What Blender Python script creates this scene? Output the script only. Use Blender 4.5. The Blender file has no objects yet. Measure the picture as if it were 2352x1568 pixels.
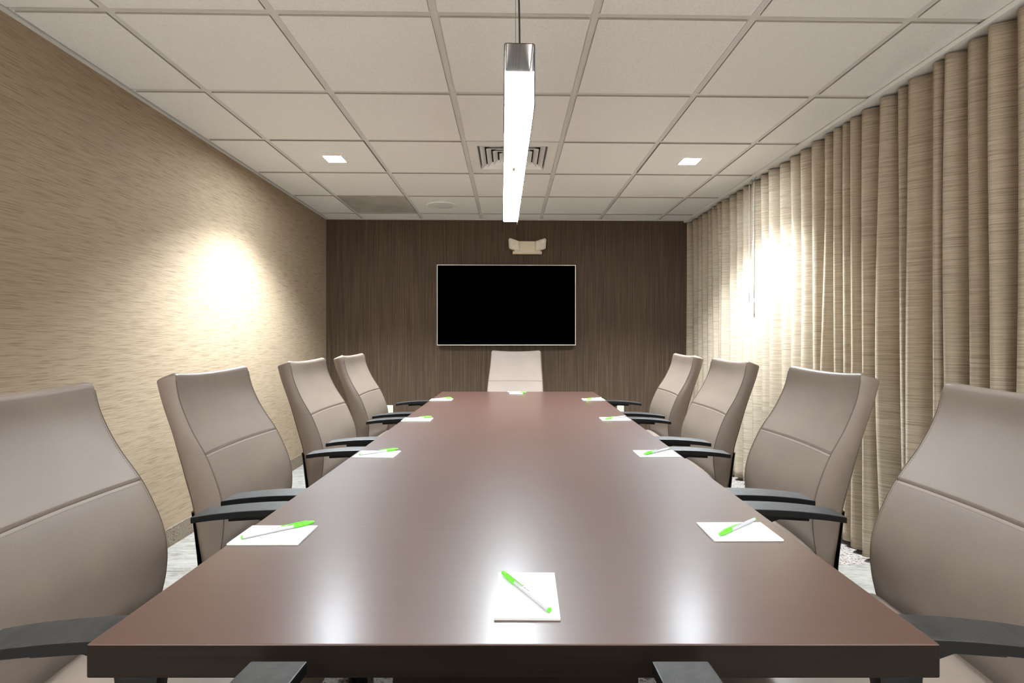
import bpy, bmesh, math, random
import numpy as np
from mathutils import Vector, Matrix, Euler

random.seed(7)
rng = np.random.default_rng(7)
SC = bpy.context.scene
COL = SC.collection

# ------------------------------------------------------------------ camera
F_PX, PX, PY = 1150.0, 1192.0, 774.0          # focal length / principal point in a 2352 x 1568 frame
CAM_Z = 1.166
cd = bpy.data.cameras.new('camera')
cd.sensor_fit = 'HORIZONTAL'
cd.sensor_width = 36.0
cd.lens = F_PX / 2352.0 * 36.0
cd.shift_x = -(PX - 1176.0) / 2352.0
cd.shift_y = (PY - 784.0) / 2352.0
cd.clip_start = 0.01
cam = bpy.data.objects.new('camera', cd)
COL.objects.link(cam)
cam.location = (0, 0, CAM_Z)
cam.rotation_euler = (math.pi / 2, 0, 0)
SC.camera = cam

# ------------------------------------------------------------------ world, exposure
WORLD_E = 2.4          # even fill light, let in by an added opening at the camera's back
w = bpy.data.worlds.new('world')
SC.world = w
w.use_nodes = True
w.node_tree.nodes['Background'].inputs[0].default_value = (0.97, 0.99, 1.0, 1)
w.node_tree.nodes['Background'].inputs[1].default_value = WORLD_E
SC.view_settings.view_transform = 'Standard'
SC.view_settings.look = 'None'
SC.view_settings.gamma = 1.0
SC.view_settings.use_curve_mapping = False
SC.view_settings.exposure = 0.98
SC.cycles.max_bounces = 10
SC.cycles.diffuse_bounces = 8
SC.cycles.glossy_bounces = 4
SC.cycles.sample_clamp_indirect = 6.0
SC.cycles.use_denoising = True

# light levels (each lamp is built further down with its fixture)
DOWN_W = 270.0          # recessed square downlights
DOWN_CONE = math.radians(122)
PENDANT_E = 68.0        # emission of the pendant's light bar
LENS_E = 310.0
LAMP_COL = (0.85, 0.938, 1.0)

# ------------------------------------------------------------------ room frame
PSI = 0.0196                                   # the room is turned slightly against the table and camera
CEIL = 2.386
XL, XR, YB, YF = -1.895, 2.00, 5.225, -3.2
def R(x, y, z=0.0):
    c, s = math.cos(PSI), math.sin(PSI)
    return (x * c - y * s, x * s + y * c, z)

# ------------------------------------------------------------------ helpers
def lin(r, g, b):
    def f(v):
        v /= 255.0
        return v / 12.92 if v <= 0.04045 else ((v + 0.055) / 1.055) ** 2.4
    return (f(r), f(g), f(b), 1.0)

def mesh(name, verts, faces, smooth=False, mats=None):
    me = bpy.data.meshes.new(name)
    me.from_pydata([tuple(v) for v in verts], [], faces)
    me.update()
    if smooth:
        me.polygons.foreach_set('use_smooth', [True] * len(me.polygons))
    for m in (mats or []):
        me.materials.append(m)
    return me

def obj(name, me, mat=None, parent=None, loc=None, rot=None):
    o = bpy.data.objects.new(name, me)
    COL.objects.link(o)
    if mat is not None and me is not None and not me.materials:
        me.materials.append(mat)
    if parent is not None:
        o.parent = parent
    if loc is not None:
        o.location = loc
    if rot is not None:
        o.rotation_euler = rot
    return o

def tag(o, label, cat, group=None):
    o['label'] = label
    o['category'] = cat
    if group:
        o['group'] = group
    return o

def thing(name, label, cat, loc=(0, 0, 0), rz=0.0, group=None):
    o = bpy.data.objects.new(name, None)
    o.empty_display_size = 0.1
    COL.objects.link(o)
    o.location = loc
    o.rotation_euler = (0, 0, rz)
    return tag(o, label, cat, group)

def struct(name, me, mat, loc=(0, 0, 0), rot=(0, 0, 0)):
    o = obj(name, me, mat, None, loc, rot)
    o['kind'] = 'structure'
    return o

class MB:
    """collects shapes into one mesh"""
    def __init__(self):
        self.v, self.f = [], []
    def add(self, vs, fs):
        n = len(self.v)
        self.v += [tuple(p) for p in vs]
        self.f += [tuple(i + n for i in q) for q in fs]
        return self
    def box(self, x0, x1, y0, y1, z0, z1):
        vs = [(x0, y0, z0), (x1, y0, z0), (x1, y1, z0), (x0, y1, z0), (x0, y0, z1), (x1, y0, z1), (x1, y1, z1), (x0, y1, z1)]
        return self.add(vs, [(0, 3, 2, 1), (4, 5, 6, 7), (0, 1, 5, 4), (1, 2, 6, 5), (2, 3, 7, 6), (3, 0, 4, 7)])
    def tube(self, pts, r, n=10, caps=True):
        pts = [Vector(p) for p in pts]
        rs = r if isinstance(r, (list, tuple)) else [r] * len(pts)
        vs, fs = [], []
        up = None
        for i, p in enumerate(pts):
            d = (pts[min(i + 1, len(pts) - 1)] - pts[max(i - 1, 0)]).normalized()
            if up is None:
                up = Vector((0, 0, 1)) if abs(d.z) < 0.9 else Vector((1, 0, 0))
            a = d.cross(up).normalized()
            b = a.cross(d).normalized()
            up = b
            for k in range(n):
                t = 2 * math.pi * k / n
                vs.append(p + (a * math.cos(t) + b * math.sin(t)) * rs[i])
        for i in range(len(pts) - 1):
            for k in range(n):
                k2 = (k + 1) % n
                fs.append((i * n + k, i * n + k2, (i + 1) * n + k2, (i + 1) * n + k))
        if caps:
            fs.append(tuple(range(n - 1, -1, -1)))
            fs.append(tuple((len(pts) - 1) * n + k for k in range(n)))
        return self.add(vs, fs)
    def extrude_x(self, prof, x0, x1):
        """closed profile of (y, z) points extruded along x"""
        n = len(prof)
        vs = [(x0, y, z) for y, z in prof] + [(x1, y, z) for y, z in prof]
        fs = [(i, (i + 1) % n, n + (i + 1) % n, n + i) for i in range(n)]
        fs += [tuple(range(n - 1, -1, -1)), tuple(range(n, 2 * n))]
        return self.add(vs, fs)
    def mesh(self, name, bevel=0.0, seg=2, smooth=False, angle=None, mats=None, mindeg=30):
        me = bpy.data.meshes.new(name)
        me.from_pydata(self.v, [], self.f)
        bm = bmesh.new()
        bm.from_mesh(me)
        bmesh.ops.recalc_face_normals(bm, faces=bm.faces)
        if bevel > 0:
            es = [e for e in bm.edges if len(e.link_faces) == 2 and e.calc_face_angle(0) > math.radians(mindeg)]
            bmesh.ops.bevel(bm, geom=es, offset=bevel, segments=seg, profile=0.5, affect='EDGES', clamp_overlap=True)
        bm.to_mesh(me)
        bm.free()
        if smooth or angle:
            me.polygons.foreach_set('use_smooth', [True] * len(me.polygons))
            if angle:
                me.set_sharp_from_angle(angle=math.radians(angle))
        for m in (mats or []):
            me.materials.append(m)
        return me

def interp(pts, t):
    """Catmull-Rom interpolation of a table [(t, value), ...]"""
    pts = sorted(pts)
    if t <= pts[0][0]:
        return pts[0][1]
    if t >= pts[-1][0]:
        return pts[-1][1]
    for i in range(len(pts) - 1):
        if pts[i][0] <= t <= pts[i + 1][0]:
            (t1, v1), (t2, v2) = pts[i], pts[i + 1]
            m1 = (v2 - pts[i - 1][1]) / (t2 - pts[i - 1][0]) if i > 0 else (v2 - v1) / (t2 - t1)
            m2 = (pts[i + 2][1] - v1) / (pts[i + 2][0] - t1) if i + 2 < len(pts) else (v2 - v1) / (t2 - t1)
            h = t2 - t1
            s = (t - t1) / h
            return (2*s**3 - 3*s**2 + 1) * v1 + (s**3 - 2*s**2 + s) * h * m1 + (-2*s**3 + 3*s**2) * v2 + (s**3 - s**2) * h * m2

# ------------------------------------------------------------------ materials
class NT:
    def __init__(self, name):
        self.m = bpy.data.materials.new(name)
        self.m.use_nodes = True
        self.t = self.m.node_tree
        self.b = self.t.nodes['Principled BSDF']
    def n(self, kind, **kw):
        nd = self.t.nodes.new(kind)
        for k, v in kw.items():
            if k.startswith('i_'):
                key = k[2:]
                nd.inputs[int(key) if key.isdigit() else key.replace('_', ' ')].default_value = v
            else:
                setattr(nd, k, v)
        return nd
    def l(self, a, b):
        self.t.links.new(a, b)
    def coords(self, kind, scale):
        """kind: 'world', 'object' or 'uv'; returns a scaled vector socket"""
        if kind == 'world':
            s = self.n('ShaderNodeNewGeometry').outputs['Position']
        elif kind == 'uv':
            s = self.n('ShaderNodeTexCoord').outputs['UV']
        else:
            s = self.n('ShaderNodeTexCoord').outputs['Object']
        mp = self.n('ShaderNodeMapping')
        mp.inputs['Scale'].default_value = scale
        self.l(s, mp.inputs['Vector'])
        return mp.outputs['Vector']
    def noise(self, vec, scale=1.0, detail=3.0, rough=0.5):
        nd = self.n('ShaderNodeTexNoise')
        nd.inputs['Scale'].default_value = scale
        nd.inputs['Detail'].default_value = detail
        nd.inputs['Roughness'].default_value = rough
        self.l(vec, nd.inputs['Vector'])
        return nd.outputs['Fac']
    def ramp(self, fac, stops, interp_='LINEAR'):
        nd = self.n('ShaderNodeValToRGB')
        cr = nd.color_ramp
        cr.interpolation = interp_
        while len(cr.elements) < len(stops):
            cr.elements.new(0.5)
        for e, (p, c) in zip(cr.elements, stops):
            e.position = p
            e.color = c
        self.l(fac, nd.inputs['Fac'])
        return nd.outputs['Color']
    def mix(self, fac, a, b, mode='MIX'):
        nd = self.n('ShaderNodeMix', data_type='RGBA', blend_type=mode)
        for s, v in ((nd.inputs[0], fac), (nd.inputs[6], a), (nd.inputs[7], b)):
            if isinstance(v, (int, float, tuple)):
                s.default_value = v
            else:
                self.l(v, s)
        return nd.outputs[2]
    def bump(self, h, strength=0.2, dist=0.002):
        nd = self.n('ShaderNodeBump')
        nd.inputs['Strength'].default_value = strength
        nd.inputs['Distance'].default_value = dist
        self.l(h, nd.inputs['Height'])
        self.l(nd.outputs['Normal'], self.b.inputs['Normal'])
    def color(self, c):
        if isinstance(c, tuple):
            self.b.inputs['Base Color'].default_value = c
        else:
            self.l(c, self.b.inputs['Base Color'])
    def set(self, rough=0.5, metal=0.0, spec=0.5, coat=0.0, coat_rough=0.1):
        self.b.inputs['Roughness'].default_value = rough
        self.b.inputs['Metallic'].default_value = metal
        self.b.inputs['Specular IOR Level'].default_value = spec
        self.b.inputs['Coat Weight'].default_value = coat
        self.b.inputs['Coat Roughness'].default_value = coat_rough

def scale_c(c, k):
    return (min(c[0] * k, 1), min(c[1] * k, 1), min(c[2] * k, 1), 1)

def simple(name, c, rough=0.5, metal=0.0, spec=0.5, var=0.06, nscale=60.0, bump=0.0):
    t = NT(name)
    v = t.coords('object', (1, 1, 1))
    n = t.noise(v, nscale, 3)
    t.color(t.ramp(n, [(0.3, scale_c(c, 1 - var)), (0.7, scale_c(c, 1 + var))]))
    t.set(rough, metal, spec)
    if bump:
        t.bump(n, bump, 0.001)
    return t.m

def emissive(name, col, strength):
    t = NT(name)
    t.color((0.9, 0.9, 0.9, 1))
    t.b.inputs['Emission Color'].default_value = (*col, 1)
    t.b.inputs['Emission Strength'].default_value = strength
    return t.m

M = {}
# tan wallpaper with fine horizontal strie
t = NT('tan_strie_wallpaper')
a = t.noise(t.coords('object', (1, 9, 360)), 1.0, 4, 0.62)
b = t.noise(t.coords('object', (1, 5, 60)), 1.0, 2)
d = t.noise(t.coords('object', (1, 1.3, 1.6)), 1.0, 2)
mx = t.mix(0.2, a, b)
c1 = t.ramp(mx, [(0.37, lin(124, 107, 87)), (0.46, lin(148, 130, 108)), (0.52, lin(160, 142, 119)), (0.70, lin(164, 146, 124))])
c2 = t.mix(t.ramp(d, [(0.35, (0, 0, 0, 1)), (0.7, (0.25, 0.25, 0.25, 1))]), c1, lin(144, 126, 104))
t.color(c2); t.set(0.75, spec=0.2); t.bump(a, 0.12, 0.001)
M['tan'] = t.m
# dark brown wallpaper with fine vertical lines
t = NT('brown_lined_wallpaper')
a = t.noise(t.coords('object', (260, 1, 1.6)), 1.0, 3, 0.6)
b = t.noise(t.coords('object', (55, 1, 3)), 1.0, 2)
mx = t.mix(0.15, a, b)
t.color(t.ramp(mx, [(0.34, lin(58, 45, 35)), (0.5, lin(75, 60, 47)), (0.66, lin(94, 77, 60))]))
t.set(0.7, spec=0.2); t.bump(a, 0.15, 0.001)
M['brown'] = t.m
M['cream_wall'] = simple('cream_painted_wall', lin(226, 220, 210), 0.8, spec=0.2, var=0.03)
# ceiling tiles
t = NT('mineral_ceiling_tile')
v = t.coords('world', (1, 1, 1))
a = t.noise(v, 330, 3, 0.6)
b = t.noise(v, 60, 3, 0.6)
sp = t.ramp(a, [(0.30, lin(176, 168, 156)), (0.40, lin(234, 232, 228)), (0.6, lin(238, 236, 232))])
t.color(t.mix(0.35, sp, t.ramp(b, [(0.3, lin(228, 225, 220)), (0.7, lin(242, 240, 236))])))
t.set(0.9, spec=0.15); t.bump(a, 0.25, 0.002)
M['tile'] = t.m
M['tile_edge'] = simple('shade_darkened_tile_edge', lin(158, 150, 140), 0.95, spec=0.1)  # tile sides coloured darker to put shade into the joint lines
M['grid'] = simple('white_painted_grid_metal', lin(214, 211, 206), 0.55, spec=0.3, var=0.03, nscale=8)
M['vent'] = simple('white_vent_enamel', lin(230, 228, 223), 0.5, spec=0.35, var=0.02, nscale=10)
M['dark_void'] = simple('dark_duct_interior', lin(38, 33, 29), 0.9)
t = NT('grey_perforated_grille')
a = t.noise(t.coords('object', (5, 3.4, 5)), 1.0, 4, 0.6)
vo = t.n('ShaderNodeTexVoronoi', feature='F1')
vo.inputs['Scale'].default_value = 150
t.l(t.coords('object', (1, 1, 0.01)), vo.inputs['Vector'])
cc = t.ramp(a, [(0.33, lin(160, 154, 146)), (0.7, lin(190, 185, 176))])
t.color(t.mix(t.ramp(vo.outputs['Distance'], [(0.28, (0.35, 0.35, 0.35, 1)), (0.4, (0, 0, 0, 1))]), cc, lin(120, 115, 108)))
t.set(0.6)
M['grille'] = t.m
# carpet
def carpet(name, patterned):
    t = NT(name)
    v = t.coords('world', (1, 1, 1))
    fine = t.noise(v, 420, 2, 0.6)
    if patterned:
        vo = t.n('ShaderNodeTexVoronoi', feature='SMOOTH_F1')
        vo.inputs['Scale'].default_value = 70
        vo.inputs['Smoothness'].default_value = 0.3
        t.l(v, vo.inputs['Vector'])
        n1 = t.noise(v, 75, 3, 0.7)
        base = t.ramp(n1, [(0.39, lin(84, 26, 38)), (0.43, lin(116, 52, 60)), (0.455, lin(160, 155, 148)), (0.62, lin(172, 167, 160))])
        bl = t.noise(t.coords('world', (1.3, 1.0, 1)), 60, 2, 0.6)
        base = t.mix(t.ramp(bl, [(0.60, (0, 0, 0, 1)), (0.66, (1, 1, 1, 1))]), base, lin(72, 58, 52))
    else:
        s1 = t.noise(t.coords('world', (14, 60, 1)), 1.0, 4, 0.65)
        s2 = t.noise(t.coords('world', (5, 16, 1)), 1.0, 3)
        base = t.ramp(t.mix(0.4, s1, s2), [(0.35, lin(92, 88, 82)), (0.48, lin(142, 138, 131)), (0.65, lin(168, 164, 156))])
    t.color(t.mix(0.3, base, t.ramp(fine, [(0.3, lin(104, 100, 94)), (0.7, lin(178, 174, 167))])))
    t.set(0.95, spec=0.1); t.bump(fine, 0.5, 0.004)
    return t.m
M['carpet'] = carpet('grey_striated_carpet', False)
M['carpet_red'] = carpet('red_flecked_carpet', True)
t = NT('carpet_base_strip')
a = t.noise(t.coords('world', (1, 1, 1)), 260, 3, 0.65)
t.color(t.ramp(a, [(0.36, lin(72, 62, 52)), (0.5, lin(126, 113, 98)), (0.66, lin(160, 148, 132))]))
t.set(0.95, spec=0.1); t.bump(a, 0.6, 0.004)
M['base'] = t.m
# linen curtain with horizontal slubs
t = NT('linen_curtain_cloth')
a = t.noise(t.coords('uv', (6, 420, 1)), 1.0, 4, 0.65)
b = t.noise(t.coords('uv', (3, 190, 1)), 1.0, 3, 0.6)
wv = t.noise(t.coords('uv', (900, 900, 1)), 1.0, 1)
mx = t.mix(0.4, a, b)
c1 = t.ramp(mx, [(0.36, lin(124, 110, 90)), (0.45, lin(166, 151, 130)), (0.54, lin(188, 174, 154)), (0.66, lin(200, 188, 170))])
t.color(t.mix(0.12, c1, t.ramp(wv, [(0.3, lin(130, 112, 90)), (0.7, lin(214, 200, 180))])))
t.set(0.85, spec=0.15); t.bump(a, 0.2, 0.001)
tr = t.n('ShaderNodeBsdfTranslucent')
t.l(c1, tr.inputs['Color'])
ms = t.n('ShaderNodeMixShader')
ms.inputs[0].default_value = 0.18
t.l(t.b.outputs[0], ms.inputs[1]); t.l(tr.outputs[0], ms.inputs[2])
t.l(ms.outputs[0], t.t.nodes['Material Output'].inputs['Surface'])
M['curtain'] = t.m
# dark stained table
t = NT('dark_stained_veneer')
a = t.noise(t.coords('object', (3, 90, 3)), 1.0, 4, 0.6)
b = t.noise(t.coords('object', (1.2, 2.2, 1)), 1.0, 2)
c1 = t.ramp(a, [(0.3, lin(75, 52, 43)), (0.7, lin(79, 56, 47))])
t.color(t.mix(t.ramp(b, [(0.4, (0, 0, 0, 1)), (0.7, (0.25, 0.25, 0.25, 1))]), c1, lin(82, 61, 53)))
t.set(0.45, spec=0.3, coat=0.6, coat_rough=0.25)
M['table'] = t.m
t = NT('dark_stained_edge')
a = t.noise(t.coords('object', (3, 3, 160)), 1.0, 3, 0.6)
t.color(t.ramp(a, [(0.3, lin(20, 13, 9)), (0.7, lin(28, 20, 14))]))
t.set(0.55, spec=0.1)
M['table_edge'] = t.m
# leather
t = NT('taupe_leather')
v = t.coords('object', (1, 1, 1))
a = t.noise(v, 380, 3, 0.6)
b = t.noise(v, 7, 2)
c1 = t.ramp(b, [(0.3, lin(121, 107, 97)), (0.7, lin(129, 115, 104))])
t.color(t.mix(0.15, c1, t.ramp(a, [(0.3, lin(98, 84, 74)), (0.7, lin(142, 126, 113))])))
t.set(0.42, spec=0.45); t.bump(a, 0.08, 0.001)
M['leather'] = t.m
M['stitch'] = simple('taupe_thread', lin(118, 102, 88), 0.8, spec=0.2)
M['seam'] = simple('dark_seam_piping', lin(88, 76, 66), 0.6, spec=0.3)
M['black'] = simple('black_nylon', lin(11, 10, 10), 0.5, spec=0.2, var=0.12, nscale=220, bump=0.1)
t = NT('black_arm_pad_rubber')
v = t.coords('object', (1, 1, 1))
a = t.noise(v, 45, 4, 0.65)
f = t.noise(v, 500, 2)
t.color(t.mix(0.5, t.ramp(a, [(0.38, lin(24, 22, 21)), (0.66, lin(58, 55, 53))]), t.ramp(f, [(0.3, lin(22, 21, 20)), (0.7, lin(52, 50, 48))])))
t.set(0.5, spec=0.5); t.bump(f, 0.2, 0.001)
M['arm'] = t.m
M['chrome'] = simple('polished_metal', lin(190, 190, 190), 0.18, metal=1.0, var=0.02)
M['paper'] = simple('white_paper', lin(218, 218, 215), 0.7, spec=0.2, var=0.01)
M['print'] = simple('pale_grey_print', lin(208, 208, 208), 0.8)
M['pen_white'] = simple('white_pen_plastic', lin(196, 196, 202), 0.25, spec=0.5, var=0.01)
M['pen_green'] = simple('lime_green_plastic', lin(108, 214, 58), 0.25, spec=0.5, var=0.02)
M['pen_ink'] = simple('dark_pen_lettering', lin(70, 70, 74), 0.6)
t = NT('black_screen_glass')
t.color((0.0005, 0.0005, 0.0005, 1)); t.set(0.5, spec=0.0)
M['screen'] = t.m
M['silver'] = simple('brushed_silver_bezel', lin(196, 190, 180), 0.35, metal=0.6, var=0.03)
M['cream'] = simple('cream_plastic', lin(206, 194, 170), 0.45, spec=0.4, var=0.02, nscale=20)
M['lens'] = simple('frosted_cream_lens', lin(212, 204, 188), 0.3, spec=0.5, var=0.04, nscale=90)
M['outlet'] = simple('ivory_outlet_plastic', lin(232, 220, 196), 0.4, var=0.02)
M['slot'] = simple('dark_slot', lin(30, 26, 22), 0.7)
M['red_led'] = emissive('red_indicator', (1.0, 0.12, 0.1), 3.0)
t = NT('brushed_bronze')
a = t.noise(t.coords('object', (260, 3, 30)), 1.0, 3)
t.color(t.ramp(a, [(0.3, lin(44, 35, 26)), (0.7, lin(64, 52, 40))]))
t.set(0.22, metal=1.0)
M['bronze'] = t.m
M['bronze_edge'] = simple('dark_bronze_edge', lin(62, 54, 46), 0.5, metal=0.5)
M['bar'] = emissive('lit_diffuser', LAMP_COL, PENDANT_E)
M['bar_end'] = emissive('glowing_diffuser_end', LAMP_COL, 0.9)
M['downlens'] = emissive('lit_downlight_lens', LAMP_COL, LENS_E)
M['downlens_dim'] = emissive('dimmed_downlight_lens', LAMP_COL, LENS_E * .2)
M['cord'] = simple('black_cord_rubber', lin(26, 25, 24), 0.6)
M['steel'] = simple('steel_wire', lin(130, 128, 124), 0.35, metal=0.8)
t = NT('clear_acrylic')
t.color((1, 1, 1, 1)); t.set(0.05)
t.b.inputs['Transmission Weight'].default_value = 0.85
t.b.inputs['IOR'].default_value = 1.3
M['acrylic'] = t.m
t = NT('clear_glass_pane')
tp = t.n('ShaderNodeBsdfTransparent')
gl = t.n('ShaderNodeBsdfGlossy')
gl.inputs['Roughness'].default_value = 0.02
ms = t.n('ShaderNodeMixShader')
ms.inputs[0].default_value = 0.06
t.l(tp.outputs[0], ms.inputs[1]); t.l(gl.outputs[0], ms.inputs[2])
t.l(ms.outputs[0], t.t.nodes['Material Output'].inputs['Surface'])
M['glass'] = t.m

# ------------------------------------------------------------------ room shell (meshes in room coordinates, turned by PSI)
RT = (0, 0, PSI)
struct('floor', MB().box(XL - .15, XR + .15, YF - .15, YB + .15, -0.12, -0.008).mesh('floor'), M['base'], rot=RT)
FLOOR = bpy.data.objects['floor']
def carpet_tiles():
    T = 0.61
    xs = [-1.895, -1.30, -0.69, 0.69, 1.30, 1.60, 2.0]
    cache = {}
    for i in range(len(xs) - 1):
        x0, x1 = xs[i], xs[i + 1]
        n = 2 if i == 2 else 1
        for q in range(n):
            xa, xb = x0 + (x1 - x0) * q / n, x0 + (x1 - x0) * (q + 1) / n
            y = 2.53 + 4 * T
            while y > YF - T + 0.05:
                ya, yb = max(y, YF), min(y + T, YB)
                m = M['carpet_red'] if i == 2 or (i == 5 and y > 2.5) else M['carpet']
                k = (round(xb - xa, 3), round(yb - ya, 3), m.name)
                if k not in cache:
                    g = 0.0012
                    cache[k] = MB().box(g, xb - xa - g, g, yb - ya - g, -0.008, 0.0).mesh('carpet_tile', mats=[m])
                o = obj('carpet_tile', cache[k], None, FLOOR, (xa, ya, 0))
                y -= T
carpet_tiles()
struct('wall_left', MB().box(XL - .12, XL, YF - .12, YB + .12, -.1, CEIL + .25).mesh('wall_left'), M['tan'], rot=RT)
struct('wall_back', MB().box(XL, XR, YB, YB + .12, -.1, CEIL + .25).mesh('wall_back'), M['brown'], rot=RT)
struct('wall_right', MB().box(XR, XR + .12, YF - .12, YB + .12, -.1, CEIL + .25).mesh('wall_right'), M['cream_wall'], rot=RT)
# unseen wall behind the camera; its glazing is added to let in fill light
WX0, WX1, WZ0, WZ1 = XL + .25, XR - .35, .10, 2.25
mb = MB()
mb.box(XL, XR, YF - .12, YF, -.1, WZ0).box(XL, XR, YF - .12, YF, WZ1, CEIL + .25).box(XL, WX0, YF - .12, YF, WZ0, WZ1).box(WX1, XR, YF - .12, YF, WZ0, WZ1)
struct('wall_front', mb.mesh('wall_front'), M['cream_wall'], rot=RT)
win = bpy.data.objects.new('fill_window_1', None)
COL.objects.link(win)
win.rotation_euler = RT
win['kind'] = 'structure'
for k in range(4):
    x = WX0 + (WX1 - WX0 - .05) * k / 3
    obj('mullion', MB().box(x, x + .05, YF - .09, YF - .03, WZ0, WZ1).mesh('mullion', bevel=.003), M['black'], win)
for k in range(3):
    x0, x1 = WX0 + (WX1 - WX0 - .05) * k / 3 + .05, WX0 + (WX1 - WX0 - .05) * (k + 1) / 3
    obj('pane', MB().box(x0, x1, YF - .064, YF - .058, WZ0, WZ1).mesh('pane'), M['glass'], win)
pl = bpy.data.lights.new('fill_window_portal', 'AREA')
pl.shape = 'RECTANGLE'
pl.size, pl.size_y = WX1 - WX0, WZ1 - WZ0
pl.cycles.is_portal = True
po = bpy.data.objects.new('fill_window_portal', pl)
COL.objects.link(po)
po.parent = win
po.location = ((WX0 + WX1) / 2, YF - .10, (WZ0 + WZ1) / 2)
po.rotation_euler = (math.pi / 2, 0, 0)
def baseboard(name, x0, x1, y0, y1):
    struct(name, MB().box(x0, x1, y0, y1, 0.0, 0.105).mesh(name, bevel=0.003), M['base'], rot=RT)
baseboard('baseboard_left', XL, XL + .010, YF, YB)
baseboard('baseboard_back', XL + .010, XR - .010, YB - .010, YB)
baseboard('baseboard_right', XR - .010, XR, YF, YB)

# suspended ceiling: deck, wall angle, main runners, cross tees, drop-edge tiles
struct('ceiling', MB().box(XL, XR, YF, YB, CEIL + .11, CEIL + .25).mesh('ceiling'), M['dark_void'], rot=RT)
CEILING = bpy.data.objects['ceiling']
GX = [-1.503 + .61 * k for k in range(6)]
GY = [1.902 + .612 * k for k in range(-8, 6)]
FL = CEIL + .006            # underside of the grid flanges; tile faces hang at CEIL
fw = .0115
def ang(name, x0, x1, y0, y1):
    struct(name, MB().box(x0, x1, y0, y1, CEIL - .002, CEIL + .022).mesh(name), M['grid'], rot=RT)
ang('trim_1', XL, XL + .02, YF, YB)
ang('trim_2', XL + .02, XR, YB - .02, YB)
ang('trim_3', XL + .02, XR, YF, YF + .02)
def tee_mesh(name, length):
    mb = MB()
    mb.box(0, length, -fw, fw, 0, .0015)
    mb.box(0, length, -.001, .001, .0015, .04)
    return mb.mesh(name, mats=[M['grid']])
me = tee_mesh('main_runner', YB - YF - .04)
for gx in GX:
    obj('main_runner', me, None, CEILING, (gx, YF + .02, FL), (0, 0, math.pi / 2))
xcols = [(XL + .02, GX[0])] + [(GX[i], GX[i + 1]) for i in range(5)] + [(GX[5], XR)]
yrows = [(YF + .02, GY[0])] + [(GY[i], GY[i + 1]) for i in range(len(GY) - 1)] + [(GY[-1], YB - .02)]
tcache = {}
for (xa, xb) in xcols:
    for gy in GY:
        k = round(xb - xa, 3)
        if k not in tcache:
            tcache[k] = tee_mesh('cross_tee', xb - xa - 2 * fw)
        obj('cross_tee', tcache[k], None, CEILING, (xa + fw, gy, FL))
# openings in the tiles: (col, row) -> ('square', cx, cy, half) in room coordinates
def world_to_room(x, y):
    c, s = math.cos(PSI), math.sin(PSI)
    return (x * c + y * s, -x * s + y * c)
DL_W = [(-1.262, 3.43), (1.185, 3.475), (-1.20, 0.26), (1.245, 0.30), (-1.16, -1.7), (1.27, -1.66), (0.05, -2.2), (-1.14, -2.9), (1.29, -2.85)]  # those behind the camera are unseen lamps added for bounce light
DL = [world_to_room(*p) for p in DL_W]
VENT = (GX[2] + .305, GY[10] + .306)
def tile_mesh(sx, sy, hole=None):
    """drop-edge tile: face at z=0, rebated rim resting on the flanges; origin at the cell's low corner"""
    mb = MB()
    g = fw + .0055
    rim, r0 = .008, .004
    if hole is None:
        mb.box(g, sx - g, g, sy - g, 0, .016)
    else:
        hx, hy, hh = hole
        xs = [g, hx - hh, hx + hh, sx - g]
        ys = [g, hy - hh, hy + hh, sy - g]
        for i in range(3):
            for j in range(3):
                if i == 1 and j == 1:
                    continue
                mb.box(xs[i], xs[i + 1], ys[j], ys[j + 1], 0, .016)
    mb.box(r0, sx - r0, r0, sy - r0, rim, .018) if hole is None else None
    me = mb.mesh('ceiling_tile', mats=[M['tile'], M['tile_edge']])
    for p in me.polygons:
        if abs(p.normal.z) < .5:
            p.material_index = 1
    return me
tlcache = {}
for ci, (xa, xb) in enumerate(xcols):
    for ri, (ya, yb) in enumerate(yrows):
        cx, cy = (xa + xb) / 2, (ya + yb) / 2
        if xa < VENT[0] < xb and ya < VENT[1] < yb:
            continue
        if ci == 1 and abs(ya - GY[12]) < .01:
            continue                                   # the grey return grille sits here
        hole = None
        for (lx, ly) in DL:
            if xa < lx < xb and ya < ly < yb:
                hole = (lx - xa, ly - ya, .070)
        k = (round(xb - xa, 3), round(yb - ya, 3), None if hole is None else tuple(round(h, 3) for h in hole))
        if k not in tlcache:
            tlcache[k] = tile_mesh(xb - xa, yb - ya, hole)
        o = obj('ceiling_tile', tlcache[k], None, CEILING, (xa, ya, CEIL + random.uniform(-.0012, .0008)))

# ------------------------------------------------------------------ ceiling fixtures
def downlight(lx, ly, label, dim=1.0):
    p = R(lx, ly, CEIL)
    o = thing('downlight', label, 'light', p, PSI, 'square recessed downlights')
    mb = MB()
    for (x0, x1, y0, y1) in ((-.069, .069, -.069, -.060), (-.069, .069, .060, .069), (-.069, -.060, -.060, .060), (.060, .069, -.060, .060)):
        mb.box(x0, x1, y0, y1, -.003, .03)
    obj('trim_frame', mb.mesh('trim_frame', bevel=.001), M['vent'], o)
    obj('lens', MB().box(-.060, .060, -.060, .060, .004, .012).mesh('lens'), M['downlens'] if dim > .5 else M['downlens_dim'], o)
    ld = bpy.data.lights.new('downlight_lamp', 'SPOT')
    ld.shadow_soft_size = .045
    ld.energy = DOWN_W * dim
    ld.color = LAMP_COL
    ld.spot_size = DOWN_CONE
    ld.spot_blend = 0.75
    lo = bpy.data.objects.new('downlight_lamp', ld)
    COL.objects.link(lo)
    lo.parent = o
    lo.location = (0, 0, -.050)
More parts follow.
